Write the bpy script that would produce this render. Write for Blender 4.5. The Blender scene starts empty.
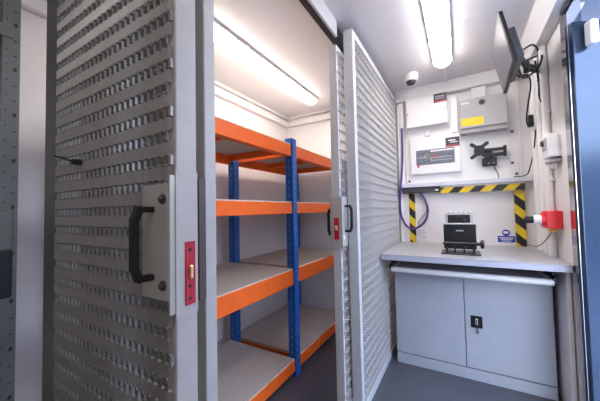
import bpy, bmesh, math, random
from mathutils import Vector, Matrix
random.seed(4)
V = Vector
COL = bpy.context.scene.collection
scene = bpy.context.scene

# ------------------------------------------------------------------ materials
def mat(name, color, rough=0.5, metal=0.0, noise=0.0, nscale=20.0, bump=0.0, bscale=60.0, emit=None, estr=0.0, spec=0.5, trans=0.0, coat=0.0):
    m = bpy.data.materials.new(name); m.use_nodes = True
    nt = m.node_tree; b = nt.nodes['Principled BSDF']
    b.inputs['Base Color'].default_value = (*color, 1)
    b.inputs['Roughness'].default_value = rough
    b.inputs['Metallic'].default_value = metal
    b.inputs['Specular IOR Level'].default_value = spec
    b.inputs['Transmission Weight'].default_value = trans
    b.inputs['Coat Weight'].default_value = coat
    if emit:
        b.inputs['Emission Color'].default_value = (*emit, 1)
        b.inputs['Emission Strength'].default_value = estr
    tc = nt.nodes.new('ShaderNodeTexCoord')
    if noise > 0:
        n = nt.nodes.new('ShaderNodeTexNoise'); n.inputs['Scale'].default_value = nscale; n.inputs['Detail'].default_value = 5
        r = nt.nodes.new('ShaderNodeMapRange')
        r.inputs['From Min'].default_value = 0.3; r.inputs['From Max'].default_value = 0.7
        r.inputs['To Min'].default_value = 1 - noise; r.inputs['To Max'].default_value = 1 + noise
        mx = nt.nodes.new('ShaderNodeVectorMath'); mx.operation = 'SCALE'
        mx.inputs[0].default_value = color
        nt.links.new(tc.outputs['Object'], n.inputs['Vector'])
        nt.links.new(n.outputs['Fac'], r.inputs['Value'])
        nt.links.new(r.outputs['Result'], mx.inputs['Scale'])
        nt.links.new(mx.outputs['Vector'], b.inputs['Base Color'])
    if bump > 0:
        n2 = nt.nodes.new('ShaderNodeTexNoise'); n2.inputs['Scale'].default_value = bscale; n2.inputs['Detail'].default_value = 3
        bp = nt.nodes.new('ShaderNodeBump'); bp.inputs['Strength'].default_value = bump; bp.inputs['Distance'].default_value = 0.002
        nt.links.new(tc.outputs['Object'], n2.inputs['Vector'])
        nt.links.new(n2.outputs['Fac'], bp.inputs['Height'])
        nt.links.new(bp.outputs['Normal'], b.inputs['Normal'])
    return m

def hazard(name, sign):
    m = bpy.data.materials.new(name); m.use_nodes = True
    nt = m.node_tree; b = nt.nodes['Principled BSDF']; b.inputs['Roughness'].default_value = 0.45
    tc = nt.nodes.new('ShaderNodeTexCoord'); s = nt.nodes.new('ShaderNodeSeparateXYZ')
    nt.links.new(tc.outputs['Object'], s.inputs[0])
    a = nt.nodes.new('ShaderNodeMath'); a.operation = 'MULTIPLY_ADD'
    nt.links.new(s.outputs['Z'], a.inputs[0]); a.inputs[1].default_value = sign; nt.links.new(s.outputs['X'], a.inputs[2])
    d = nt.nodes.new('ShaderNodeMath'); d.operation = 'DIVIDE'; nt.links.new(a.outputs[0], d.inputs[0]); d.inputs[1].default_value = 0.15
    fr = nt.nodes.new('ShaderNodeMath'); fr.operation = 'FRACT'; nt.links.new(d.outputs[0], fr.inputs[0])
    g = nt.nodes.new('ShaderNodeMath'); g.operation = 'GREATER_THAN'; nt.links.new(fr.outputs[0], g.inputs[0]); g.inputs[1].default_value = 0.5
    mx = nt.nodes.new('ShaderNodeMix'); mx.data_type = 'RGBA'
    mx.inputs['A'].default_value = (0.78, 0.55, 0.02, 1); mx.inputs['B'].default_value = (0.015, 0.015, 0.015, 1)
    nt.links.new(g.outputs[0], mx.inputs['Factor']); nt.links.new(mx.outputs['Result'], b.inputs['Base Color'])
    return m

def panel_wall(name, color, rough=0.45):
    return mat(name, color, rough, noise=0.025, nscale=2.5, bump=0.08, bscale=35)

M = {}
M['wall'] = panel_wall('wall_paint', (0.80, 0.77, 0.76))
M['ceil'] = mat('ceiling_panel', (0.74, 0.71, 0.72), 0.4, noise=0.015, nscale=3, bump=0.03)
M['floor'] = mat('grey_vinyl', (0.088, 0.09, 0.105), 0.38, noise=0.22, nscale=180, bump=0.15, bscale=200)
M['white'] = mat('white_paint', (0.82, 0.80, 0.80), 0.4, noise=0.02, nscale=6)
M['plastic'] = mat('white_plastic', (0.88, 0.865, 0.855), 0.35, noise=0.01)
M['cage'] = mat('grey_powder_coat', (0.56, 0.565, 0.58), 0.42, noise=0.04, nscale=25, bump=0.1, bscale=120)
M['mesh'] = mat('grey_coated_mesh', (0.29, 0.282, 0.272), 0.32, metal=0.3, noise=0.08, nscale=40)
M['cagewhite'] = mat('pale_coated_mesh', (0.46, 0.45, 0.445), 0.4, noise=0.05, nscale=40)
M['plate'] = mat('galvanised_plate', (0.52, 0.51, 0.48), 0.42, metal=0.3, noise=0.06, nscale=15)
M['steel'] = mat('polished_steel', (0.60, 0.58, 0.60), 0.16, metal=1.0, noise=0.05, nscale=5)
M['rearp'] = mat('brown_steel', (0.10, 0.075, 0.075), 0.45, metal=0.0, noise=0.1)
M['bolt'] = mat('bolt_steel', (0.14, 0.14, 0.14), 0.3, metal=0.9)
M['bluedoor'] = mat('blue_filmed_steel', (0.045, 0.07, 0.115), 0.2, metal=0.5, noise=0.10, nscale=4, bump=0.05, bscale=9)
M['black'] = mat('black_plastic', (0.005, 0.005, 0.006), 0.42, noise=0.2, nscale=50, bump=0.05)
M['blackm'] = mat('black_metal', (0.008, 0.008, 0.009), 0.35, noise=0.2, nscale=50)
M['dark'] = mat('dark_grey_plastic', (0.06, 0.06, 0.07), 0.4, noise=0.1)
M['screen'] = mat('screen_glass', (0.09, 0.085, 0.10), 0.38, coat=0.0, noise=0.05, nscale=4)
M['blue'] = mat('blue_powder_coat', (0.01, 0.12, 0.48), 0.4, noise=0.08, nscale=30)
M['hole'] = mat('slot_hole', (0.12, 0.22, 0.50), 0.6, noise=0.05)
M['orange'] = mat('orange_powder_coat', (0.95, 0.15, 0.014), 0.38, noise=0.05, nscale=20)
M['board'] = mat('chipboard', (0.56, 0.475, 0.415), 0.75, noise=0.22, nscale=140, bump=0.2, bscale=220)
M['boardedge'] = mat('chipboard_edge', (0.72, 0.62, 0.50), 0.8, noise=0.25, nscale=160)
M['cab'] = mat('pale_grey_steel', (0.40, 0.42, 0.46), 0.38, noise=0.03, nscale=8)
M['desk'] = mat('grey_laminate', (0.46, 0.45, 0.46), 0.32, noise=0.05, nscale=60)
M['deskedge'] = mat('grey_edging', (0.42, 0.43, 0.49), 0.4, noise=0.03)
M['gap'] = mat('shadow_gap', (0.03, 0.03, 0.035), 0.7, noise=0.1)
M['red'] = mat('red_enamel', (0.52, 0.006, 0.03), 0.4, noise=0.05)
M['redp'] = mat('red_plastic', (0.85, 0.025, 0.03), 0.35, noise=0.04)
M['brass'] = mat('brass', (0.75, 0.55, 0.30), 0.3, metal=0.8, noise=0.05)
M['yellow'] = mat('yellow_label', (0.88, 0.66, 0.02), 0.5, noise=0.02)
M['sticker'] = mat('dark_sticker', (0.06, 0.04, 0.05), 0.45, noise=0.3, nscale=120)
M['stickred'] = mat('red_print', (0.55, 0.05, 0.06), 0.5, noise=0.1)
M['paper'] = mat('paper', (0.85, 0.84, 0.85), 0.7, noise=0.02)
M['ink'] = mat('grey_ink', (0.45, 0.44, 0.50), 0.7, noise=0.05)
M['silver'] = mat('grey_enclosure', (0.44, 0.42, 0.43), 0.45, noise=0.03, nscale=12)
M['display'] = mat('alarm_display', (0.17, 0.18, 0.22), 0.3, noise=0.35, nscale=70)
M['signblue'] = mat('safety_blue', (0.012, 0.035, 0.42), 0.45, noise=0.04)
M['purple'] = mat('purple_cable', (0.10, 0.045, 0.25), 0.45, noise=0.1)
M['whitecable'] = mat('white_cable', (0.78, 0.77, 0.77), 0.45, noise=0.03)
M['rackgrey'] = mat('rack_grey', (0.15, 0.165, 0.16), 0.5, metal=0.2, noise=0.08, nscale=20)
M['hazv'] = hazard('hazard_tape_upright', 1.0)
M['hazh'] = hazard('hazard_tape_flat', -1.0)
M['green'] = mat('green_lamp', (0.05, 0.35, 0.15), 0.4, noise=0.05)
M['amber'] = mat('amber_lamp', (0.75, 0.40, 0.03), 0.4, noise=0.05)
M['lens'] = mat('dome_lens', (0.03, 0.03, 0.05), 0.08, coat=0.5, noise=0.05)
M['led'] = mat('lit_diffuser', (0.9, 0.9, 0.9), 0.4, emit=(1.0, 0.95, 0.93), estr=8.2)
M['ledw'] = mat('lit_diffuser_warm', (0.9, 0.9, 0.9), 0.4, emit=(1.0, 0.91, 0.83), estr=7.6)
M['ledfill'] = mat('added_fill_diffuser', (0.9, 0.9, 0.9), 0.4, emit=(1.0, 0.95, 0.92), estr=3.2)
M['addedwall'] = mat('added_wall_grey', (0.10, 0.12, 0.16), 0.6, noise=0.1, nscale=3)
M['ledge'] = mat('pale_ledge', (0.66, 0.67, 0.74), 0.4, noise=0.03)
M['tarmac'] = mat('outside_paving', (0.30, 0.30, 0.31), 0.8, noise=0.15, nscale=40)

# ------------------------------------------------------------------ mesh helpers (world-space builder)
class MB:
    def __init__(s): s.v = []; s.f = []
    def add(s, vs, fs):
        o = len(s.v); s.v += [V(p) for p in vs]; s.f += [tuple(i + o for i in f) for f in fs]; return s
    def box(s, x0, x1, y0, y1, z0, z1, bev=0.0, seg=1):
        bm = bmesh.new(); bmesh.ops.create_cube(bm, size=1)
        for w in bm.verts:
            w.co = V(((x0 + x1) / 2 + w.co.x * (x1 - x0), (y0 + y1) / 2 + w.co.y * (y1 - y0), (z0 + z1) / 2 + w.co.z * (z1 - z0)))
        if bev > 0: bmesh.ops.bevel(bm, geom=bm.edges[:], offset=min(bev, .49 * min(abs(x1 - x0), abs(y1 - y0), abs(z1 - z0))), segments=seg, profile=.5, affect='EDGES')
        return s.frombm(bm)
    def frombm(s, bm, mt=None):
        bm.verts.ensure_lookup_table(); bm.verts.index_update()
        vs = [(mt @ w.co) if mt else w.co.copy() for w in bm.verts]
        fs = [tuple(w.index for w in f.verts) for f in bm.faces]
        bm.free(); return s.add(vs, fs)
    def obox(s, c, a, b, n, bev=0.0):
        """oriented box: centre c, half-extent vectors a, b, n"""
        c, a, b, n = V(c), V(a), V(b), V(n)
        if bev > 0:
            bm = bmesh.new(); bmesh.ops.create_cube(bm, size=2)
            L = (a.length, b.length, n.length)
            for w in bm.verts: w.co = V((w.co.x * L[0], w.co.y * L[1], w.co.z * L[2]))
            bmesh.ops.bevel(bm, geom=bm.edges[:], offset=min(bev, .9 * min(L)), segments=2, profile=.5, affect='EDGES')
            A, B, N = a.normalized(), b.normalized(), n.normalized()
            mt = Matrix(((A.x, B.x, N.x, c.x), (A.y, B.y, N.y, c.y), (A.z, B.z, N.z, c.z), (0, 0, 0, 1)))
            return s.frombm(bm, mt)
        vs = [c + a * i + b * j + n * k for k in (-1, 1) for j in (-1, 1) for i in (-1, 1)]
        return s.add(vs, [(0, 2, 3, 1), (4, 5, 7, 6), (0, 1, 5, 4), (2, 6, 7, 3), (0, 4, 6, 2), (1, 3, 7, 5)])
    def cyl(s, p0, p1, r, r2=None, n=16):
        p0, p1 = V(p0), V(p1); r2 = r if r2 is None else r2
        d = (p1 - p0).normalized(); u = d.orthogonal().normalized(); w = d.cross(u)
        vs = []; 
        for p, rr in ((p0, r), (p1, r2)):
            for i in range(n):
                t = 2 * math.pi * i / n; vs.append(p + (u * math.cos(t) + w * math.sin(t)) * rr)
        fs = [(i, (i + 1) % n, n + (i + 1) % n, n + i) for i in range(n)] + [tuple(range(n - 1, -1, -1)), tuple(range(n, 2 * n))]
        return s.add(vs, fs)
    def lathe(s, c, axis, prof, n=24):
        """prof: list of (radius, distance along the axis)"""
        c, d = V(c), V(axis).normalized(); u = d.orthogonal().normalized(); w = d.cross(u)
        vs = []; fs = []
        for r, h in prof:
            for i in range(n):
                t = 2 * math.pi * i / n; vs.append(c + d * h + (u * math.cos(t) + w * math.sin(t)) * r)
        for k in range(len(prof) - 1):
            for i in range(n):
                fs.append((k * n + i, k * n + (i + 1) % n, (k + 1) * n + (i + 1) % n, (k + 1) * n + i))
        fs.append(tuple(range(n - 1, -1, -1))); fs.append(tuple(range((len(prof) - 1) * n, len(prof) * n)))
        return s.add(vs, fs)
    def tube(s, pts, r, n=8, smooth=6):
        pts = [V(p) for p in pts]
        if smooth and len(pts) > 2:
            q = []
            for i in range(len(pts) - 1):
                p0, p1, p2, p3 = pts[max(i - 1, 0)], pts[i], pts[i + 1], pts[min(i + 2, len(pts) - 1)]
                for k in range(smooth):
                    t = k / smooth
                    q.append(.5 * ((2 * p1) + (p2 - p0) * t + (2 * p0 - 5 * p1 + 4 * p2 - p3) * t * t + (3 * p1 - p0 - 3 * p2 + p3) * t ** 3))
            q.append(pts[-1]); pts = q
        vs = []; fs = []; u = None
        for i, p in enumerate(pts):
            d = (pts[min(i + 1, len(pts) - 1)] - pts[max(i - 1, 0)]).normalized()
            if u is None: u = d.orthogonal().normalized()
            u = (u - d * u.dot(d)).normalized(); w = d.cross(u)
            for k in range(n):
                t = 2 * math.pi * k / n; vs.append(p + (u * math.cos(t) + w * math.sin(t)) * r)
        for i in range(len(pts) - 1):
            for k in range(n):
                fs.append((i * n + k, i * n + (k + 1) % n, (i + 1) * n + (k + 1) % n, (i + 1) * n + k))
        fs.append(tuple(range(n - 1, -1, -1))); fs.append(tuple(range((len(pts) - 1) * n, len(pts) * n)))
        return s.add(vs, fs)
    def build(s, name, m, parent=None, base=None, smooth=False):
        """base: world position of the thing the mesh belongs to"""
        base = V(base) if base is not None else (V(parent['_b']) if parent is not None else V((0, 0, 0)))
        me = bpy.data.meshes.new(name); me.from_pydata([p - base for p in s.v], [], s.f); me.update()
        me.materials.append(M[m] if isinstance(m, str) else m)
        bm = bmesh.new(); bm.from_mesh(me); bmesh.ops.recalc_face_normals(bm, faces=bm.faces[:]); bm.to_mesh(me); bm.free()
        if smooth:
            for p in me.polygons: p.use_smooth = True
            try: me.set_sharp_from_angle(angle=math.radians(40))
            except Exception: pass
        o = bpy.data.objects.new(name, me); COL.objects.link(o)
        o['_b'] = tuple(base)
        if parent is not None: o.parent = parent
        else: o.location = base
        return o

def tag(o, label, cat, group=None):
    o['label'] = label; o['category'] = cat
    if group: o['group'] = group
    return o
def thing(name, loc, label, cat, group=None):
    o = bpy.data.objects.new(name, None); COL.objects.link(o); o.empty_display_size = .1
    o.location = loc; o['_b'] = tuple(loc)
    return tag(o, label, cat, group)
def struct(o): o['kind'] = 'structure'; return o
def B(*a, **k): return MB().box(*a, **k)

# ------------------------------------------------------------------ room numbers (metres)
CEIL = 2.25; YB = 2.74; XL = -1.76; XR = 0.50; YF = -1.4
DY0, DY1, DTOP = .90, 1.87, 2.12          # doorway in the right wall

struct(B(XL, XR + .1, YF, YB, -.1, 0).build('floor', 'floor'))
c = MB().box(XL, XR + .1, YF, YB, CEIL, CEIL + .08)
c.box(-.55, .44, 1.86, 1.87, CEIL - .001, CEIL)
c.box(XL, -.66, 2.205, 2.215, CEIL - .001, CEIL)
struct(c.build('ceiling', 'ceil'))
struct(B(XL - .1, XR + .1, YB, YB + .1, 0, CEIL).build('wall_back', 'wall'))
struct(B(XL - .1, XL, YF, YB, 0, CEIL).build('wall_left', 'wall'))
struct(B(XL - .1, XR + .1, YF - .1, YF, 0, CEIL).build('wall_front', 'wall'))
w = MB().box(XR, XR + .045, DY1, YB, 0, CEIL).box(XR, XR + .045, YF, DY0, 0, CEIL).box(XR, XR + .045, DY0, DY1, DTOP + .05, CEIL)
struct(w.build('wall_right', 'wall'))
struct(B(XR + .1, 8, -8, 8, -.12, -.1).build('ground', 'tarmac'))
struct(B(5.5, 5.8, -6, 7, -.1, 2.1).build('added_outside_wall', 'addedwall'))  # unseen wall added so the steel door mirrors dark below bright sky
# cornice bands under the ceiling
struct(B(-.50, XR - .08, 2.665, YB, 2.145, CEIL, bev=.006).build('trim_1', 'white'))
t = MB(); t.add([(.385, .9, CEIL), (.385, 2.66, CEIL), (.44, 2.66, 2.15), (.44, .9, 2.15), (XR, .9, CEIL), (XR, 2.66, CEIL), (XR, 2.66, 2.15), (XR, .9, 2.15)],
      [(0, 1, 2, 3), (4, 5, 6, 7), (0, 1, 5, 4), (3, 2, 6, 7), (0, 3, 7, 4), (1, 2, 6, 5)])
struct(t.build('trim_2', 'white'))
t = MB().box(XL, XL + .045, -.6, YB, 2.135, 2.19, bev=.004).box(XL + .0, XL + .03, -.6, YB, 2.225, CEIL)
struct(t.build('trim_3', 'white'))
t = MB().box(XL + .046, -.62, YB - .045, YB, 2.135, 2.19, bev=.004).box(XL + .046, -.62, YB - .03, YB, 2.225, CEIL)
struct(t.build('trim_4', 'white'))
struct(B(XL, XL + .012, YF, YB, 0, .09).build('baseboard_left', 'white'))
struct(B(XL + .012, -.57, YB - .012, YB, 0, .09).build('baseboard_back', 'white'))

# steel entrance door, standing open outwards
d = bpy.data.objects.new('door_1', None); COL.objects.link(d); d.location = (XR + .05, DY1, 0); d['_b'] = (XR + .05, DY1, 0); d['kind'] = 'structure'
f = MB().box(XR - .004, XR + .05, DY1 - .006, DY1, 0, DTOP).box(XR - .004, XR + .05, DY0, DY0 + .006, 0, DTOP)
f.box(XR - .004, XR, DY1, DY1 + .10, 0, DTOP + .07).box(XR - .004, XR, DY0 - .10, DY0, 0, DTOP + .07)
f.box(XR - .004, XR, DY0, DY1, DTOP, DTOP + .07).box(XR, XR + .05, DY0, DY1, DTOP, DTOP + .006)
f.build('door_frame', 'steel', d)
MB().box(XR + .05, XR + .38, DY0 - .1, DY1 + .25, DTOP + .03, DTOP + .06, bev=.004).build('added_canopy', 'bluedoor', d)  # added to keep bright sky from showing above the door leaf
hd = V((XR + .004, DY1 - .03, 0)); dr = V((.90, .43, 0)).normalized(); dn = V((-dr.y, dr.x, 0))
leafc = hd + dr * .455 + dn * .022 + V((0, 0, 1.035))
lf = MB().obox(leafc, dr * .45, dn * .022, V((0, 0, 1.025)), bev=.004).build('door_leaf', 'bluedoor', d)
cc = hd + dr * .065 - dn * .03 + V((0, 0, 1.98))
MB().obox(cc, dr * .018, dn * .022, V((0, 0, .06)), bev=.01).build('door_closer', 'plastic', lf)
MB().obox((XR - .012, 1.72, DTOP + .035), V((0, .18, 0)), V((.006, 0, 0)), V((0, 0, .022)), bev=.003).build('closer_arm', 'bolt', d)

# ------------------------------------------------------------------ expanded metal
def expanded(mb, o, u, n, W, z0, z1, tilt, sw=.022, rp=.047, wk=.0072, ws=.0085, th=.0009, ktilt=None, kh=.0115, wc=.0085):
    """long-way vertical expanded metal lattice; o origin on floor, u along, n out of the sheet"""
    o, u, n = V(o), V(u), V(n); z = V((0, 0, 1))
    fl = u * math.cos(tilt) + n * math.sin(tilt)                      # direction across the flat of a strand
    kt = tilt if ktilt is None else ktilt
    fk = u * math.cos(kt) + n * math.sin(kt)
    rows = int((z1 - z0) / rp); cols = int(W / sw)
    for k in range(rows + 1):
        zc = z0 + k * rp
        off = (k % 2) * .5
        for j in range(cols + 1):
            uu = (j + off) * sw
            if uu > W: continue
            a, b = max(zc - kh, z0), min(zc + kh, z1)
            if b > a:
                mb.obox(o + u * uu + z * (a + b) / 2, fk * wk / 2, z * (b - a) / 2, fk.cross(z) * th)
            if zc + rp > z1: continue
            for sgn in (-1, 1):
                um = uu + sgn * sw / 4; u2 = uu + sgn * sw / 2
                if u2 < -1e-6 or u2 > W: continue
                p = o + u * uu + z * (zc + kh - .0015); p1 = o + u * um + z * (zc + kh + .002)
                q1 = o + u * um + z * (zc + rp - kh - .002); q = o + u * u2 + z * (zc + rp - kh + .0015)
                mb.obox((p1 + q1) / 2, fl * ws / 2, (q1 - p1) / 2, fl.cross(z) * th)
                for e0, e1 in ((p, p1), (q1, q)):
                    mb.obox((e0 + e1) / 2, fl * wc / 2, (e1 - e0) / 2, fl.cross((e1 - e0).normalized()) * th)
    return mb

LEAF_TOP = 2.09
def tube_frame(mb, axis, p, q, lo, hi, z0, z1, wide):
    """rectangular tube frame; axis 0: runs along X between p and q, lo..hi in Y; axis 1: runs along Y, lo..hi in X"""
    def bx(a0, a1, zz0, zz1):
        if axis == 0: mb.box(a0, a1, lo, hi, zz0, zz1, bev=.002)
        else: mb.box(lo, hi, a0, a1, zz0, zz1, bev=.002)
    bx(p, p + wide, z0, z1); bx(q - wide, q, z0, z1)
    bx(p + wide, q - wide, z0, z0 + wide); bx(p + wide, q - wide, z1 - wide, z1)
    return mb

def d_handle(x_grip, zt, zb, plate_pos, out, along, r=.0085):
    """angular black pull handle: plate_pos(z) on plate, out = standoff vector"""
    mb = MB()
    P = lambda z, k: plate_pos + out * k + V((0, 0, z))
    h = zt - zb
    pts = [P(zt - .010, 0), P(zt - .010, .75), P(zt - .030, 1.0), P(zb + .030, 1.0), P(zb + .010, .75), P(zb + .010, 0)]
    for a, b in zip(pts[:-1], pts[1:]):
        dd = (b - a); L = dd.length; dd.normalize(); side = along.normalized()
        mb.obox((a + b) / 2, dd * (L / 2 + .006), side * .009, dd.cross(side) * .006, bev=.003)
    return mb

# ---- left sliding leaf (parallel to the back wall), close to the camera
LX0, LX1, LY0, LY1 = -1.014, -.468, .333, .381
ld = thing('mesh_door', ((LX0 + LX1) / 2, .355, 0), 'grey mesh cage door close to the viewer with black handle, left of the orange shelving', 'cage door', 'sliding mesh doors of the cage')
fr = MB()
fr.box(LX1 - .024, LX1, LY0, LY1, .012, LEAF_TOP, bev=.003, seg=2)
fr.box(LX0, LX0 + .03, LY0, LY1, .012, LEAF_TOP, bev=.003)
fr.box(LX0 + .03, LX1 - .024, LY0, LY1, .012, .052).box(LX0 + .03, LX1 - .024, LY0, LY1, LEAF_TOP - .04, LEAF_TOP)
fr.build('frame', 'cage', ld)
expanded(MB(), (LX1 - .004, LY0 - .006, 0), (-1, 0, 0), (0, -1, 0), LX1 - LX0 - .008, .03, LEAF_TOP - .01, math.radians(57), wk=.0055, ktilt=math.radians(88), wc=.006, kh=.0092).build('mesh_infill', 'mesh', ld)
lb = MB().box(-.553, LX1 - .001, LY0 - .016, LY0 - .011, .987, 1.206, bev=.0015)
lb.box(LX1 - .001, LX1 + .003, LY0 - .016, LY1 - .001, .962, 1.222, bev=.001)
box_l = lb.build('lock_plate', 'plate', ld)
MB().box(LX1 + .003, LX1 + .005, LY0 - .004, LY1 - .003, .953, 1.232).build('edge_cover', 'cage', box_l)
for zz in (1.177, 1.015):
    MB().lathe((-.485, LY0 - .016, zz), (0, -1, 0), [(.010, 0), (.010, .002), (.0065, .003), (.0065, .006), (.004, .008)], 12).build('bolt', 'bolt', box_l)
hb = d_handle(0, 1.168, 1.018, V((-.521, LY0 - .016, 0)), V((-.004, -.031, 0)), V((1, 0, 0))).build('handle', 'black', ld)
rk = MB().box(LX1 + .005, LX1 + .0065, LY0 + .015, LY1 - .010, .972, 1.094).build('strike_plate', 'red', box_l)
MB().box(LX1 + .0065, LX1 + .012, LY0 + .022, LY1 - .018, 1.022, 1.048, bev=.002).build('latch_bolt', 'brass', rk)
MB().box(LX1 + .0065, LX1 + .0072, LY0 + .018, LY0 + .021, .984, 1.082).build('strike_edge', 'redp', rk)
for zz in (1.078, 1.008, .984):
    MB().cyl((LX1 + .0064, LY0 + .0255, zz), (LX1 + .0072, LY0 + .0255, zz), .0035, n=10).build('screw_hole', 'gap', rk)
MB().box(LX1 - .06, LX1 + .006, LY1, LY1 + .018, .972, 1.222, bev=.001).build('rear_plate', 'rearp', ld)
MB().box(LX0 + .25, LX0 + .29, LY0 + .012, LY1 - .012, 0, .02, bev=.004).build('floor_guide', 'black', ld)

# ---- fixed panel behind the left leaf
lp = thing('mesh_panel', (-.8, .45, 0), 'fixed mesh panel behind the near left door, its pale steel post beside the shelving', 'mesh panel', 'fixed mesh panels of the cage')
MB().box(-.545, -.505, .433, .467, 0, CEIL - .002, bev=.003, seg=2).build('post', 'cage', lp)
MB().box(-1.11, -.545, .434, .465, 0, .04).build('rail', 'cage', lp)
MB().box(-1.11, -.545, .434, .465, CEIL - .04, CEIL - .002).build('rail', 'cage', lp)
expanded(MB(), (-.548, .430, 0), (-1, 0, 0), (0, -1, 0), .56, .04, CEIL - .04, math.radians(14), wk=.018, ws=.0115, wc=.002).build('mesh_infill', 'mesh', lp)
pf = tag(B(-1.115, -1.018, .335, .41, 0, CEIL - .002, bev=.003).build('cage_post', 'rackgrey', base=(-1.065, .37, 0)), 'dark grey box-section post at the far end of the near mesh door', 'post')

# ---- right fixed panel, facing the corridor
RX1 = -.505
rp = thing('mesh_panel', (-.54, 2.1, 0), 'fixed pale mesh panel running back to the desk, right of the orange shelving', 'mesh panel', 'fixed mesh panels of the cage')
fr = tube_frame(MB(), 1, 1.50, 2.735, RX1 - .055, RX1, 0, 2.20, .042)
fr.build('frame', 'cage', rp)
expanded(MB(), (RX1 - .009, 1.53, 0), (0, 1, 0), (1, 0, 0), 1.175, .035, 2.165, math.radians(68), sw=.044, rp=.056, ws=.0045, wk=.012, kh=.0045, wc=.019).build('mesh_infill', 'cagewhite', rp)
# ---- right sliding leaf behind it
RL0, RL1 = -.626, -.578
rd = thing('mesh_door', (-.606, 1.75, 0), 'mesh cage door slid open behind the right-hand fixed panel, lock and red strike on its edge', 'cage door', 'sliding mesh doors of the cage')
fr = tube_frame(MB(), 1, 1.43, 2.05, RL0, RL1, .012, LEAF_TOP, .03)
fr.build('frame', 'cage', rd)
expanded(MB(), (RL1 + .002, 1.434, 0), (0, 1, 0), (1, 0, 0), .61, .03, LEAF_TOP - .01, math.radians(68), sw=.044, rp=.056, ws=.0045, wk=.012, kh=.0045, wc=.019).build('mesh_infill', 'cagewhite', rd)
rb = MB().box(RL1 + .008, RL1 + .013, 1.426, 1.55, .945, 1.225, bev=.0015).box(RL0 - .006, RL1 + .013, 1.424, 1.429, .935, 1.225, bev=.001)
rb.box(RL0 - .011, RL0 - .006, 1.426, 1.55, .945, 1.225, bev=.0015)
box_r = rb.build('lock_plate', 'plate', rd)
d_handle(0, 1.18, 1.02, V((RL1 + .013, 1.47, 0)), V((.038, -.004, 0)), V((0, 1, 0))).build('handle', 'black', rd)
d_handle(0, 1.16, 1.0, V((RL0 - .011, 1.47, 0)), V((-.030, -.004, 0)), V((0, 1, 0))).build('handle', 'black', rd)
rk = MB().box(RL0 + .012, RL1 - .008, 1.422, 1.424, .985, 1.105).build('strike_plate', 'red', box_r)
MB().box(RL0 + .018, RL1 - .015, 1.414, 1.422, 1.036, 1.06, bev=.002).build('latch_bolt', 'brass', rk)
MB().box(RL1 + .013, RL1 + .017, 1.432, 1.448, .985, 1.01, bev=.001).build('key_cover', 'plastic', box_r)
MB().box(RL0 + .012, RL1 - .012, 1.6, 1.66, LEAF_TOP, 2.155).build('hanger', 'black', rd)
MB().box(RL0 + .012, RL1 - .012, 1.7, 1.74, 0, .02, bev=.004).build('floor_guide', 'black', rd)
# ---- overhead tracks
tr = thing('door_track', (-.62, 1.2, CEIL), 'black sliding door track with pale fascia on the ceiling above the cage opening', 'door track')
MB().box(-.634, -.600, .48, 2.60, 2.155, CEIL).build('channel', 'black', tr)
MB().box(-.600, -.585, .48, 1.47, 2.155, CEIL, bev=.002).build('fascia', 'cage', tr)
tr = tag(B(-1.0, -.47, .333, .38, LEAF_TOP + .005, CEIL, bev=.002).build('door_track', 'cage', base=(-.76, .355, CEIL)), 'grey overhead track along the top of the near left mesh door', 'door track')

# black hook hanging on the mesh
hk = MB().tube([(-.835, .326, 1.287), (-.835, .300, 1.287), (-.855, .292, 1.294), (-.885, .284, 1.302)], .0022)
hk.obox((-.835, .312, 1.285), (.010, 0, 0), (0, .010, 0), (0, 0, .006), bev=.002)
tag(hk.build('wire_hook', 'black', base=(-.835, .32, 1.285)), 'small black wire hook sticking out of the near mesh door', 'hook')

# ------------------------------------------------------------------ orange and blue shelving
RXF, RXB = -1.035, -1.65
sr = thing('shelving_rack', ((RXF + RXB) / 2, 1.63, 0), 'orange and blue boltless shelving with four chipboard tiers inside the cage', 'shelving')
def upright(x0, x1, y0, y1, face, z1=1.672):
    # slotted post: T-section with rows of slots on its visible faces
    mb = MB().box(x0, x1, y0, y0 + .006, 0.004, z1).box(face - (.003 if face > (x0 + x1) / 2 else -.003), face, y0, y1, .004, z1)
    mb.box((x0 + x1) / 2 - .004, (x0 + x1) / 2 + .004, y0, y1, .004, z1)
    mb.box(x0 - .004, x1 + .004, y0 - .004, y1 + .004, 0, .006)
    o = mb.build('upright', 'blue', sr)
    s = MB(); zz = .05
    while zz < z1 - .04:
        if x1 - x0 > .03:
            s.box((x0 + x1) / 2 - .006, (x0 + x1) / 2 + .006, y0 - .0006, y0, zz, zz + .018)
        sg = 1 if face > (x0 + x1) / 2 else -1
        s.box(min(face, face + sg * .0006), max(face, face + sg * .0006), (y0 + y1) / 2 - .008, (y0 + y1) / 2 + .008, zz + .012, zz + .026)
        zz += .05
    s.build('slot', 'hole', o)['kind'] = 'stuff'
    return o
YU = [.58, 1.66, 2.65]; UW = .066
for y in YU:
    upright(RXF - .052, RXF + .003, y, y + UW, RXF + .003)
    upright(RXB - .003, RXB + .052, y, y + UW, RXB + .052)
TIERS = [(.112, .078), (.735, .105), (1.208, .078), (1.624, .084)]
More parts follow.
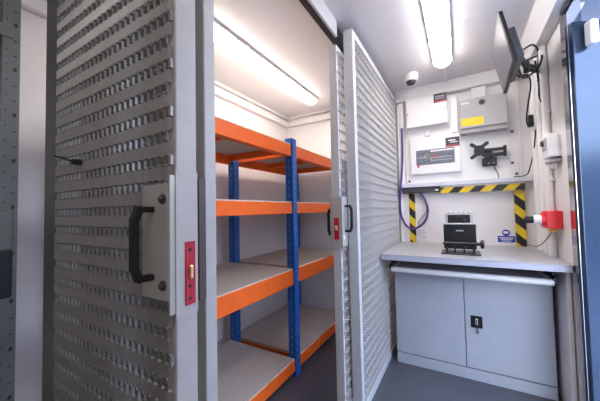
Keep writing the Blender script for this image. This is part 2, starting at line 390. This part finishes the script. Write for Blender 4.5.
for zt, bh in TIERS:
    for a, b in ((YU[0] + UW, YU[1]), (YU[1] + UW, YU[2])):
        bm_ = MB().box(RXF - .03, RXF, a, b, zt - bh, zt, bev=.003)
        bm_.box(RXF - .045, RXF - .03, a, b, zt - bh, zt - bh + .02)
        bm_.build('beam', 'orange', sr)
        MB().box(RXB, RXB + .03, a, b, zt - bh, zt, bev=.003).build('beam', 'orange', sr)
        MB().box(RXB + .03, RXF - .03, a, a + .028, zt - .06, zt - .012, bev=.002).build('end_beam', 'orange', sr)
        MB().box(RXB + .03, RXF - .03, b - .028, b, zt - .06, zt - .012, bev=.002).build('end_beam', 'orange', sr)
        mid = (a + b) / 2
        MB().box(RXB + .03, RXF - .03, mid - .018, mid + .018, zt - .05, zt - .012, bev=.002).build('support_bar', 'orange', sr)
        p = MB().box(RXB + .002, RXF - .004, a + .002, b - .002, zt - .010, zt + .008, bev=.001).build('shelf_panel', 'board', sr)
        MB().box(RXF - .004, RXF - .003, a + .004, b - .004, zt + .001, zt + .007).build('panel_edge', 'boardedge', p)

# ------------------------------------------------------------------ lamps on the ceiling
def batten(x, y0, y1, label, m):
    w = .058
    t = thing('ceiling_light', (x, (y0 + y1) / 2, CEIL), label, 'ceiling light', 'long lamps on the ceiling')
    MB().box(x - w - .007, x + w + .007, y0 - .006, y1 + .006, CEIL - .020, CEIL, bev=.003).build('base_tray', 'plastic', t)
    prof = [(math.cos(a) * w, math.sin(a)) for a in [math.pi * i / 10 for i in range(11)]]
    mb = MB(); L = [0, .006, .018, .036, .06]; S = [.62, .80, .92, .985, 1.0]
    ys = [(y0 + l, s) for l, s in zip(L, S)] + [(y1 - l, s) for l, s in reversed(list(zip(L, S)))]
    vs = []; n = len(prof)
    for yy, sc in ys:
        for px, pz in prof: vs.append((x + px * sc, yy, CEIL - .020 - .040 * pz * sc))
    fs = [(k * n + i, k * n + (i + 1) % n, (k + 1) * n + (i + 1) % n, (k + 1) * n + i) for k in range(len(ys) - 1) for i in range(n)]
    fs += [tuple(range(n)), tuple(range((len(ys) - 1) * n, len(ys) * n))]
    mb.add(vs, fs); mb.build('diffuser', m, t, smooth=True)
    for yy in (y1 - .32, y0 + .32):
        for s in (-1, 1): MB().box(x + s * (w + .007) - .004, x + s * (w + .007) + .003, yy - .008, yy + .008, CEIL - .03, CEIL, bev=.001).build('clip', 'plastic', t)
batten(-.078, -1.25, .10, 'added white fill lamp on the unseen corridor ceiling behind the viewer', 'ledfill')  # unseen lamp added as frontal fill light
batten(-.078, 1.02, 2.30, 'lit white batten lamp on the corridor ceiling in front of the desk wall', 'led')
batten(-1.235, .95, 2.405, 'lit white batten lamp on the ceiling above the orange shelving', 'ledw')
tag(MB().box(-.085, -.06, 2.31, 2.664, CEIL - .018, CEIL, bev=.003).build('conduit', 'white', base=(-.07, 2.5, CEIL)), 'short white conduit from the corridor lamp to the back wall', 'conduit')

# dome camera
cm = thing('dome_camera', (-.319, 2.40, CEIL), 'small white dome security camera with dark lens on the ceiling', 'security camera')
MB().lathe((-.319, 2.40, CEIL), (0, 0, -1), [(.060, 0), (.060, .028), (.055, .045), (.045, .055)], 24).build('housing', 'plastic', cm, smooth=True)
MB().lathe((-.319, 2.40, CEIL - .050), (-.15, -.35, -1), [(.040, 0), (.038, .016), (.028, .030), (.012, .037), (.003, .038)], 20).build('lens', 'lens', cm, smooth=True)
MB().box(-.345, -.322, 2.455, 2.475, CEIL - .07, CEIL, bev=.003).build('cable_outlet', 'plastic', cm)

# ------------------------------------------------------------------ back wall equipment
bb = thing('backboard', (0, YB, 1.345), 'white screwed backboard on the back wall carrying the panels and bracket', 'board')
b0 = MB().box(-.43, .425, YB - .012, YB - .0005, 1.3725, 2.144, bev=.002).build('board', 'plastic', bb)
MB().box(.345, .41, YB - .018, YB - .012, 1.3725, 1.755, bev=.002).build('edge_strip', 'white', bb)
for px, pz in ((.365, 1.493), (.388, 1.405), (.372, 1.742), (-.405, 1.40)):
    MB().lathe((px, YB - .018 if px > 0 else YB - .012, pz), (0, -1, 0), [(.011, 0), (.011, .002), (.006, .004)], 12).build('screw', 'bolt', bb)
YBB = YB - .012

def labelled_trunk(x0, x1, z0, z1, dep, label, y=YB):
    return tag(MB().box(x0, x1, y - dep, y, z0, z1, bev=.004).build('cable_trunking', 'plastic', base=((x0 + x1) / 2, y, z0)), label, 'trunking')
labelled_trunk(-.495, -.470, .84, 2.143, .03, 'slim white vertical trunking on the back wall beside the mesh panel')
labelled_trunk(-.468, -.436, 1.37, 2.143, .04, 'white vertical trunking between the backboard and the corner trunking on the left')
labelled_trunk(-.050, .005, 1.79, 2.10, .045, 'bright white vertical trunking between the white and grey wall boxes', YBB)
labelled_trunk(.105, .210, 2.032, 2.143, .04, 'short wide white trunking rising from the top of the grey wall box', YBB)
labelled_trunk(-.255, -.215, 1.795, 1.853, .035, 'short white trunking between the white wall box and the panel below', YBB)

wb = thing('fuse_box', (-.24, YBB, 1.855), 'white wall enclosure with a dark sticker on its upper right corner', 'electrical box')
MB().box(-.395, -.075, YBB - .07, YBB, 1.885, 2.143, bev=.004).build('enclosure', 'plastic', wb)
MB().box(-.40, -.07, YBB - .088, YBB - .07, 1.876, 2.142, bev=.006, seg=2).build('cover', 'plastic', wb)
s1 = MB().box(-.172, -.073, YBB - .0895, YBB - .088, 2.062, 2.138).build('sticker', 'sticker', wb)
MB().box(-.16, -.09, YBB - .0902, YBB - .0895, 2.108, 2.118).box(-.16, -.09, YBB - .0902, YBB - .0895, 2.092, 2.100).build('print_line', 'ink', s1)
MB().box(-.165, -.08, YBB - .0902, YBB - .0895, 2.066, 2.076).build('print_band', 'stickred', s1)
MB().box(-.138, -.075, YBB - .0895, YBB - .088, 2.025, 2.058).build('sticker', 'paper', wb)
for px, pz in ((-.388, 2.0), (-.085, 2.005)):
    MB().cyl((px, YBB - .092, pz), (px, YBB - .088, pz), .006, n=10).build('screw', 'bolt', wb)

gb = thing('control_box', (.18, YBB, 1.765), 'grey lockable wall enclosure with a yellow label', 'electrical box')
MB().box(.022, .333, YBB - .085, YBB, 1.775, 2.03, bev=.004).build('enclosure', 'silver', gb)
MB().box(.018, .337, YBB - .105, YBB - .085, 1.795, 2.035, bev=.005, seg=2).build('cover', 'silver', gb)
MB().box(.020, .335, YBB - .100, YBB - .004, 1.757, 1.775, bev=.003).build('base_lip', 'silver', gb)
yb = YBB - .105
MB().box(.030, .183, yb - .001, yb, 1.813, 1.878).build('warning_label', 'yellow', gb)
MB().box(.026, .085, yb - .001, yb, 1.995, 2.009).build('maker_label', 'paper', gb)
lk = MB().lathe((.175, yb, 1.99), (0, -1, 0), [(.021, 0), (.021, .004), (.018, .007)], 20).build('lock', 'dark', gb)
MB().box(.172, .178, yb - .009, yb - .006, 1.98, 2.0).build('keyhole', 'gap', lk)

ap = thing('alarm_panel', (-.18, YBB, 1.45), 'white alarm control panel with a dark display strip and coloured lights', 'alarm panel')
MB().box(-.385, .015, YBB - .045, YBB, 1.455, 1.785, bev=.006, seg=2).build('housing', 'plastic', ap)
ya = YBB - .045
dp = MB().box(-.335, -.030, ya - .002, ya, 1.535, 1.668).build('display', 'display', ap)
MB().box(-.215, -.035, ya - .003, ya - .002, 1.646, 1.659).build('title_strip', 'paper', dp)
MB().box(-.215, -.050, ya - .003, ya - .002, 1.590, 1.597).box(-.215, -.050, ya - .003, ya - .002, 1.565, 1.572).box(-.325, -.245, ya - .003, ya - .002, 1.595, 1.602).build('print_line', 'ink', dp)
for px, pz, m_ in ((-.178, 1.604, 'redp'), (-.212, 1.578, 'amber'), (-.262, 1.612, 'amber'), (-.185, 1.553, 'green'), (-.318, 1.525, 'redp')):
    MB().cyl((px, ya - .004, pz), (px, ya - .002, pz), .011 if m_ == 'redp' else .008, n=12).build('indicator_light', m_, dp)
MB().box(-.305, -.288, ya - .003, ya - .002, 1.518, 1.532).build('small_label', 'paper', dp)
s2 = MB().box(-.095, .010, ya - .0015, ya, 1.672, 1.752).build('sticker', 'sticker', ap)
MB().box(-.075, -.02, ya - .002, ya - .0015, 1.722, 1.732).box(-.06, -.005, ya - .002, ya - .0015, 1.706, 1.714).build('print_line', 'paper', s2)
MB().box(-.088, .003, ya - .002, ya - .0015, 1.676, 1.686).build('print_band', 'stickred', s2)

br = thing('screen_bracket', (.2, YBB, 1.48), 'empty black swing-arm screen bracket on the backboard', 'bracket')
xa = MB()
c0 = V((.145, YBB - .085, 1.605))
xa.obox(c0, (.036, 0, 0), (0, .006, 0), (0, 0, .042), bev=.003)
for sx in (-1, 1):
    for sz in (-1, 1):
        xa.obox(c0 + V((sx * .042, 0, sz * .046)), V((.017, 0, sz * sx * .012)), (0, .004, 0), V((-.008 * sz * sx, 0, .011)), bev=.003)
        xa.cyl(c0 + V((sx * .052, -.005, sz * .054)), c0 + V((sx * .052, .005, sz * .054)), .013, n=14)
xa.build('mount_plate', 'black', br)
MB().obox((.245, YBB - .055, 1.607), (.075, 0, 0), (0, .010, 0), (0, 0, .012), bev=.003).obox((.245, YBB - .055, 1.565), (.075, 0, 0), (0, .010, 0), (0, 0, .014), bev=.003).build('arm', 'black', br)
MB().box(.305, .325, YBB - .07, YBB - .035, 1.545, 1.63, bev=.004).build('pivot', 'black', br)
MB().box(.165, .262, YBB - .05, YBB, 1.482, 1.545, bev=.004).box(.19, .235, YBB - .05, YBB, 1.54, 1.62, bev=.004).build('wall_plate', 'black', br)
for px in (.207, .238): MB().cyl((px, YBB - .052, 1.500), (px, YBB - .050, 1.500), .005, n=10).build('bolt', 'plastic', br)
tag(MB().tube([(.243, YBB - .012, 1.49), (.252, YBB - .014, 1.45), (.266, YBB - .012, 1.42), (.272, YBB - .006, 1.376)], .003).build('bracket_cable', 'black', base=(.25, YBB, 1.42)), 'short black cable hanging below the empty screen bracket', 'cable')

# ledge with hazard tape
lg = thing('wall_ledge', (0, YB, 1.332), 'thin white ledge across the back wall above the hazard tape', 'shelf')
MB().box(-.470, .47, YB - .085, YB - .0005, 1.338, 1.3725, bev=.003).build('ledge', 'ledge', lg)
MB().box(-.148, .43, YB - .062, YB - .002, 1.272, 1.338, bev=.001).build('underside_batten', 'white', lg)
pb = thing('power_strip', (-.31, YB - .03, 1.28), 'dark grey power strip under the left end of the ledge', 'power strip')
MB().box(-.462, -.152, YB - .066, YB - .002, 1.288, 1.338, bev=.004).build('housing', 'dark', pb)
MB().box(-.19, -.165, YB - .067, YB - .066, 1.300, 1.312).build('small_label', 'paper', pb)
g = 'hazard tape strips round the desk recess'
tag(MB().box(-.147, .428, YB - .0640, YB - .0622, 1.274, 1.324).build('hazard_tape', 'hazh', base=(-.14, YB, 1.30)), 'black and yellow hazard tape running level under the ledge', 'hazard tape', g)
tag(MB().box(-.418, -.365, YB - .003, YB, .837, 1.286).build('hazard_tape', 'hazv', base=(-.40, YB, 1.0)), 'upright black and yellow hazard tape beside the purple cable', 'hazard tape', g)
tag(MB().box(.365, .428, YB - .03, YB, .837, 1.280).build('hazard_tape', 'hazv', base=(.44, YB, 1.02)), 'upright black and yellow hazard tape beside the red socket', 'hazard tape', g)
tag(MB().tube([(-.452, YB - .05, 1.90), (-.456, YB - .05, 1.60), (-.47, YB - .096, 1.36), (-.487, YB - .055, 1.25), (-.485, YB - .05, 1.10), (-.44, YB - .045, .99), (-.37, YB - .04, .965), (-.29, YB - .045, 1.02), (-.255, YB - .05, 1.12), (-.275, YB - .045, 1.22), (-.315, YB - .045, 1.287)], .0095, n=8).build('purple_cable', 'purple', base=(-.37, YB - .04, .96)), 'purple cable looping down from the power strip at the left of the recess', 'cable')
tag(MB().tube([(-.30, YB - .035, 1.287), (-.275, YB - .04, 1.20), (-.27, YB - .03, 1.12), (-.31, YB - .03, 1.06), (-.335, YB - .02, 1.03), (-.34, YB - .004, .985)], .003).build('black_cable', 'black', base=(-.3, YB - .03, 1.1)), 'thin black cable curling under the power strip inside the purple loop', 'cable')
nt_ = thing('paper_notice', (-.315, YB, .855), 'small white printed notice behind the desk near the left hazard tape', 'notice')
MB().box(-.362, -.262, YB - .0015, YB, .855, .965).build('sheet', 'paper', nt_)
q = MB()
for i in range(5): q.box(-.352, -.285 + (.012 if i % 2 else 0), YB - .002, YB - .0015, .945 - i * .018, .950 - i * .018)
q.build('print_line', 'ink', nt_)
sg = thing('safety_sign', (.305, YB, .862), 'blue mandatory-action sign with round pictogram above the back of the desk', 'sign')
MB().box(.248, .360, YB - .002, YB, .862, .912).build('text_panel', 'signblue', sg)
MB().cyl((.304, YB - .002, .938), (.304, YB, .938), .026, n=24).build('pictogram_disc', 'signblue', sg)
q = MB().box(.258, .35, YB - .0026, YB - .002, .893, .900).box(.268, .342, YB - .0026, YB - .002, .880, .886).box(.275, .33, YB - .0026, YB - .002, .869, .873)
q.build('print_line', 'paper', sg)
MB().cyl((.296, YB - .0026, .941), (.296, YB - .002, .941), .010, n=14).box(.306, .318, YB - .0026, YB - .002, .930, .950).build('pictogram', 'paper', sg)

# ------------------------------------------------------------------ desk, tray, cabinet, instrument
DT = .835
dk = thing('desk', (0, 2.35, 0), 'grey-topped desk fitted across the back wall', 'desk')
tp = MB().add([(-.498, 1.955, DT), (.492, 1.955, DT), (.498, 2.002, DT), (.498, YB - .002, DT), (-.498, YB - .002, DT)] +
        [(-.498, 1.955, DT - .004), (.492, 1.955, DT - .004), (.498, 2.002, DT - .004), (.498, YB - .002, DT - .004), (-.498, YB - .002, DT - .004)],
        [(0, 1, 2, 3, 4), (9, 8, 7, 6, 5), (0, 5, 6, 1), (1, 6, 7, 2), (2, 7, 8, 3), (3, 8, 9, 4), (4, 9, 5, 0)]).build('desktop', 'desk', dk)
MB().box(-.497, .490, 1.957, YB - .003, DT - .040, DT - .004, bev=.002).build('desktop_core', 'deskedge', tp)
MB().box(.474, .494, 2.01, YB - .01, 0, DT - .040, bev=.002).build('side_panel', 'white', dk)
MB().box(-.49, .47, YB - .03, YB - .004, DT - .09, DT - .040).build('wall_batten', 'white', dk)
ty = thing('pull_out_tray', (0, 2.2, .69), 'white pull-out tray under the front edge of the desk', 'tray')
t_ = MB()
pr = [(2.045, .700), (2.035, .712), (2.037, .728), (2.05, .735), (2.065, .728), (2.09, .714), (2.42, .714), (2.42, .704), (2.08, .703)]
vs = [(-.448, y, z) for y, z in pr] + [(.432, y, z) for y, z in pr]; n = len(pr)
t_.add(vs, [(i, (i + 1) % n, n + (i + 1) % n, n + i) for i in range(n)] + [tuple(range(n)), tuple(range(n, 2 * n))])
t_.box(-.448, -.436, 2.05, 2.42, .703, .733).box(.420, .432, 2.05, 2.42, .703, .733)
t_.build('tray', 'white', ty)
for sx in (-.455, .440):
    MB().box(sx - .006, sx + .008, 2.05, 2.42, .715, .75, bev=.002).box(sx - .004, sx + .006, 2.10, 2.16, .74, DT - .0405).box(sx - .004, sx + .006, 2.3, 2.36, .74, DT - .0405).build('runner', 'black', ty)

cb = thing('steel_cabinet', (0, 2.41, 0), 'pale grey two-door steel cabinet under the desk', 'cabinet')
CY = 2.18
MB().box(-.455, .453, CY + .02, CY + .46, 0, .695, bev=.003).build('carcass', 'cab', cb)
MB().box(-.455, .453, CY + .002, CY + .02, 0, .072, bev=.003).build('plinth', 'cab', cb)
MB().box(-.453, .451, CY + .014, CY + .020, .072, .080).build('shadow_gap', 'gap', cb)
for a, b in ((-.454, -.0075), (-.0035, .452)):
    MB().box(a, b, CY, CY + .020, .080, .694, bev=.003, seg=2).build('door', 'cab', cb)
lkp = MB().box(.028, .094, CY - .006, CY, .350, .428, bev=.003).build('lock_plate', 'black', cb)
MB().obox((.060, CY - .012, .392), (.009, 0, 0), (0, .006, 0), (0, 0, .022), bev=.004).build('turn_handle', 'steel', lkp)
MB().box(.062, .068, CY - .010, CY - .006, .330, .360).box(.059, .071, CY - .010, CY - .0085, .315, .335, bev=.001).build('key', 'steel', lkp)

ins = thing('bench_instrument', (-.015, 2.22, DT), 'black box instrument with open lens frame and side knob on the desk', 'instrument')
MB().box(-.128, .102, 2.10, 2.30, DT, DT + .008, bev=.002).build('base_plate', 'blackm', ins)
for px in (-.095, -.045, .010, .065):
    for py in (2.135, 2.27):
        MB().cyl((px, py, DT + .008), (px, py, .892), .0045, n=10).build('leg', 'blackm', ins)
b_ = MB()
x0, x1, y0, y1 = -.111, .081, 2.16, 2.31
b_.box(x0, x1, y0, y0 + .012, .868, 1.035, bev=.003).box(x0, x1, y1 - .012, y1, .868, 1.035, bev=.003).box(x0, x0 + .012, y0 + .012, y1 - .012, .868, 1.035).box(x1 - .012, x1, y0 + .012, y1 - .012, .868, 1.035).box(x0 + .012, x1 - .012, y0 + .012, y1 - .012, .868, .885)
bod = b_.build('body', 'black', ins)
MB().box(x0 - .002, x1 + .002, y0 - .003, y0 + .010, 1.033, 1.043, bev=.002).build('front_rim', 'plate', bod)
MB().box(-.036, .008, y0 - .001, y0, .987, .995).build('maker_mark', 'ink', bod)
# tilted frame with a round lens at the back of the box
fc = V((-.018, 2.285, 1.066)); fu = V((0, .12, .99)).normalized(); fnn = V((0, -fu.z, fu.y))
fm = MB()
fm.obox(fc + fu * .035, (.088, 0, 0), fu * .007, fnn * .012, bev=.002).obox(fc - fu * .040, (.088, 0, 0), fu * .007, fnn * .012, bev=.002)
fm.obox(fc + V((-.079, 0, 0)), (.009, 0, 0), fu * .034, fnn * .012, bev=.002).obox(fc + V((.079, 0, 0)), (.009, 0, 0), fu * .034, fnn * .012, bev=.002)
lfm = fm.build('lens_frame', 'silver', ins)
MB().obox(fc - fnn * .006, (.071, 0, 0), fu * .034, fnn * .004).build('back_panel', 'black', lfm)
MB().lathe(fc - fu * .018 - fnn * .001, fnn, [(.042, 0), (.042, .014), (.034, .018), (.030, .012)], 24).build('lens', 'black', lfm, smooth=True)
for k in range(5): MB().cyl(fc + V((-.06 + k * .03, 0, 0)) + fu * .042, fc + V((-.06 + k * .03, 0, 0)) + fu * .048, .004, n=8).build('frame_screw', 'bolt', lfm)
MB().cyl((-.115, 2.125, .908), (.100, 2.125, .908), .010, n=14).box(-.10, -.085, 2.125, 2.165, .900, .916).box(.055, .07, 2.125, 2.165, .900, .916).build('clamp_rod', 'blackm', ins)
MB().lathe((.098, 2.125, .908), (1, 0, 0), [(.012, 0), (.026, .003), (.028, .010), (.028, .018), (.022, .022)], 20).build('knob', 'black', ins, smooth=True)

# ------------------------------------------------------------------ right wall equipment
for yy, rr, lab in ((2.52, .022, 'white vertical conduit on the right wall, in the back corner'), (2.375, .020, 'white vertical conduit on the right wall, second from the back corner'), (2.245, .020, 'white vertical conduit on the right wall, just behind the isolator switch')):
    mb = MB().cyl((XR - rr - .003, yy, DT + .002), (XR - rr - .003, yy, 2.148), rr, n=18)
    for zz in (1.0, 1.30, 1.72): mb.box(XR - rr - .006, XR, yy - rr - .012, yy + rr + .012, zz, zz + .016, bev=.003)
    tag(mb.build('conduit', 'plastic', base=(XR - rr, yy, DT), smooth=True), lab, 'conduit', 'conduits on the right wall')
rs = thing('industrial_socket', (XR, 2.15, 1.0), 'red industrial power socket on the right wall above the desk', 'socket')
MB().box(.423, XR - .002, 2.105, 2.20, 1.014, 1.118, bev=.006, seg=2).build('housing', 'redp', rs)
MB().cyl((.423, 2.15, 1.066), (.410, 2.15, 1.066), .040, n=24).build('collar', 'redp', rs)
MB().box(.445, .475, 2.12, 2.18, .993, 1.008, bev=.002).build('cable_gland', 'amber', rs)
pl = thing('power_plug', (.36, 2.15, 1.06), 'white and black plug pushed into the red socket, thin lead below', 'plug')
MB().lathe((.410, 2.15, 1.066), (-1, 0, 0), [(.030, 0), (.031, .004), (.027, .032), (.023, .036)], 20).build('plug_shell', 'plastic', pl, smooth=True)
MB().lathe((.374, 2.15, 1.066), (-1, 0, 0), [(.021, 0), (.021, .030), (.019, .038), (.012, .044)], 18).build('cable_grip', 'black', pl, smooth=True)
tag(MB().tube([(.46, 2.17, .992), (.45, 2.30, .92), (.437, 2.40, .88), (.43, 2.52, .865), (.42, 2.62, .86)], .003).build('thin_cable', 'dark', base=(.44, 2.4, .88)), 'thin dark cable drooping from the red socket to the back wall', 'cable')

iso = thing('isolator_switch', (XR, 2.12, 1.40), 'white switch box on the right wall above the red socket', 'switch')
MB().box(.440, XR - .012, 2.06, 2.18, 1.425, 1.560, bev=.006, seg=2).build('housing', 'plastic', iso)
MB().box(XR - .012, XR, 2.07, 2.17, 1.43, 1.55).build('back_box', 'white', iso)
MB().box(.434, .440, 2.08, 2.16, 1.47, 1.54, bev=.002).build('switch_plate', 'silver', iso)
MB().cyl((.434, 2.13, 1.515), (.422, 2.13, 1.515), .016, n=14).build('rotary_knob', 'dark', iso)
MB().box(.445, .495, 2.07, 2.17, 1.395, 1.415, bev=.003).box(.455, .475, 2.08, 2.10, 1.355, 1.395, bev=.003).box(.462, XR, 2.10, 2.14, 1.41, 1.43).build('cable_gland', 'silver', iso)

# wall monitor on a swing arm
A_ = V((.195, 1.68, 2.13)); ey = V((.025, 1, 0)).normalized(); ed = V((.20, 0, -.98)); ed = (ed - ey * ed.dot(ey)).normalized(); en = ey.cross(ed)
if en.x > 0: en = -en
Wd, Hd = .475, .272
ctr = A_ + ey * Wd / 2 + ed * Hd / 2
tv = thing('wall_monitor', tuple(ctr), 'flat black monitor tilted down from an arm on the right wall', 'monitor')
MB().obox(ctr - en * .010, ey * Wd / 2, ed * Hd / 2, en * .010, bev=.004).build('bezel', 'black', tv)
MB().obox(ctr + en * .0006, ey * (Wd / 2 - .012), ed * (Hd / 2 - .012), en * .0006).build('screen', 'screen', tv)
MB().obox(ctr - en * .040 + ed * .02, ey * .17, ed * .085, en * .022, bev=.008).build('rear_housing', 'dark', tv)
ar = MB().box(XR - .021, XR - .001, 2.27, 2.33, 1.93, 2.11, bev=.003).build('wall_arm', 'blackm', tv)
p0 = ctr - en * .064; p1 = V((.375, 2.13, 2.00)); p2 = V((XR - .02, 2.30, 2.02))
MB().obox(p0 - en * .004, ey * .05, ed * .05, en * .004, bev=.002).build('mount_plate', 'blackm', ar)
for nm, a, b in (('fore_arm', p0 - en * .01, p1), ('rear_arm', p1, p2)):
    dd = (b - a); L = dd.length; dd.normalize(); up = V((0, 0, 1)); sd = dd.cross(up).normalized()
    MB().obox((a + b) / 2 + up * .012, dd * L / 2, sd * .009, dd.cross(sd) * .009, bev=.003).obox((a + b) / 2 - up * .014, dd * L / 2, sd * .009, dd.cross(sd) * .009, bev=.003).build(nm, 'blackm', ar)
MB().cyl(p1 - V((0, 0, .035)), p1 + V((0, 0, .035)), .016, n=14).build('pivot', 'blackm', ar)
g = 'leads behind the wall monitor'
q = MB().tube([p0 + V((.02, .03, .02)), (.33, 2.18, 2.05), (.40, 2.28, 2.10), (.455, 2.30, 2.12), (.47, 2.22, 2.08), (.44, 2.20, 2.0), (.36, 2.12, 1.93), p0 + V((.02, .06, -.06))], .006)
tag(q.build('monitor_lead', 'black', base=(.4, 2.2, 2.0)), 'black lead looped round the monitor arm', 'cable', g)
q = MB().tube([p0 + V((.015, .05, -.03)), (.33, 2.10, 1.94), (.39, 2.18, 1.965), (.415, 2.26, 1.92), (.405, 2.30, 1.82), (.41, 2.40, 1.74), (.43, 2.46, 1.70)], .005)
tag(q.build('monitor_lead', 'black', base=(.4, 2.3, 1.8)), 'black lead dropping from the monitor to the white socket in the corner', 'cable', g)
q = MB().tube([(.47, 2.46, 1.72), (.462, 2.48, 1.60), (.46, 2.56, 1.50), (.455, 2.66, 1.42), (.445, 2.69, 1.39), (.41, 2.665, 1.377), (.36, 2.67, 1.377)], .004)
tag(q.build('long_black_lead', 'black', base=(.46, 2.5, 1.5)), 'long black lead running down the right corner to the ledge', 'cable')
q = MB().tube([(.445, 2.27, 2.08), (.462, 2.29, 1.95), (.455, 2.26, 1.85), (.462, 2.24, 1.80), (.468, 2.265, 1.86)], .006)
tag(q.build('hanging_lead', 'black', base=(.46, 2.27, 1.95)), 'black lead hanging in a hook shape below the monitor wall plate', 'cable')
q = MB().tube([p0 + V((.01, -.04, .03)), (.34, 2.02, 2.06), (.41, 2.14, 2.13), (.46, 2.25, 2.13), (.472, 2.33, 2.06), (.466, 2.30, 1.95), (.445, 2.22, 1.93)], .006)
tag(q.build('monitor_lead', 'black', base=(.42, 2.2, 2.05)), 'black lead arching above the monitor arm to the wall plate', 'cable', g)
sk = thing('corner_socket', (XR, 2.46, 1.70), 'small round white socket on the right wall below the monitor leads', 'socket')
MB().cyl((XR, 2.455, 1.715), (XR - .045, 2.455, 1.715), .045, n=24).build('back_plate', 'plastic', sk)
MB().box(.425, .455, 2.435, 2.475, 1.70, 1.78, bev=.004).build('plug', 'black', sk)

# ------------------------------------------------------------------ grey perforated racking at far left
gr = thing('slotted_rack', (-1.58, .22, 0), 'grey perforated steel rack at the extreme left of the view', 'rack')
po = MB().box(-1.503, -1.5, .322, .372, 0, 2.2).box(-1.55, -1.503, .322, .325, 0, 2.2)
post = po.build('post', 'rackgrey', gr)
hl = MB(); zz = .1; k = 0
while zz < 2.15:
    hl.box(-1.5, -1.4992, .353, .363, zz, zz + .014 if k % 3 == 0 else zz + .004)
    hl.box(-1.5, -1.4992, .332, .336, zz + .02, zz + .026)
    zz += .06; k += 1
hl.build('slot', 'gap', post)['kind'] = 'stuff'
MB().box(-1.503, -1.5, -.45, -.40, 0, 2.2).build('post', 'rackgrey', gr)
for zt in (.84, 1.9, .30):
    MB().box(-1.74, -1.5005, -.45, .352, zt - .012, zt).box(-1.5, -1.496, -.45, .352, zt - .05, zt).build('shelf', 'rackgrey', gr)
MB().add([(-1.4995, .30, .79), (-1.4995, .35, .79), (-1.4995, .35, .62), (-1.4975, .30, .79), (-1.4975, .35, .79), (-1.4975, .35, .62)], [(0, 1, 2), (3, 5, 4), (0, 3, 4, 1), (1, 4, 5, 2), (0, 2, 5, 3)]).build('gusset', 'rackgrey', gr)
tag(MB().box(-1.73, -1.495, -.05, .360, .842, 1.02, bev=.006, seg=2).build('dark_void_block', 'black', base=(-1.6, .15, .842)), 'black block for the shadowed void on the middle shelf of the grey rack', 'shade block')  # black block in place of the dark void between shelf lips
tag(MB().box(-1.73, -1.494, -.04, .360, 1.021, 1.175, bev=.006, seg=2).build('grey_case', 'rackgrey', base=(-1.6, .15, 1.02)), 'dark grey case above the dark void block in the grey rack', 'case')

# ------------------------------------------------------------------ light, camera
W = bpy.data.worlds.new('sky'); scene.world = W; W.use_nodes = True
nt = W.node_tree; bg = nt.nodes['Background']
tc = nt.nodes.new('ShaderNodeTexCoord'); sp = nt.nodes.new('ShaderNodeSeparateXYZ'); rm = nt.nodes.new('ShaderNodeValToRGB')
nt.links.new(tc.outputs['Generated'], sp.inputs[0]); nt.links.new(sp.outputs['Z'], rm.inputs['Fac'])
rm.color_ramp.elements[0].position = 0.0; rm.color_ramp.elements[0].color = (.82, .88, 1.0, 1)
rm.color_ramp.elements[1].position = 0.7; rm.color_ramp.elements[1].color = (.48, .64, 1.0, 1)
nt.links.new(rm.outputs['Color'], bg.inputs['Color']); bg.inputs['Strength'].default_value = 3.2

cam = bpy.data.cameras.new('camera'); co = bpy.data.objects.new('camera', cam); COL.objects.link(co)
cam.sensor_fit = 'HORIZONTAL'; cam.sensor_width = 36.0; cam.lens = 275.0 * 36 / 600; cam.clip_start = .02
y, p, r = map(math.radians, (30.3, 2.1, 1.2))
F = V((-math.sin(y) * math.cos(p), math.cos(y) * math.cos(p), math.sin(p)))
R_ = V((math.cos(y), math.sin(y), 0)); U_ = R_.cross(F)
R2 = R_ * math.cos(r) - U_ * math.sin(r); U2 = R_ * math.sin(r) + U_ * math.cos(r)
co.matrix_world = Matrix(((R2.x, U2.x, -F.x, 0), (R2.y, U2.y, -F.y, 0), (R2.z, U2.z, -F.z, 1.15), (0, 0, 0, 1)))
scene.camera = co
for o in bpy.data.objects:
    if '_b' in o: del o['_b']
vs_ = scene.view_settings
vs_.view_transform = 'Standard'; vs_.look = 'None'; vs_.gamma = 1.0; vs_.exposure = 1.62; vs_.use_curve_mapping = False
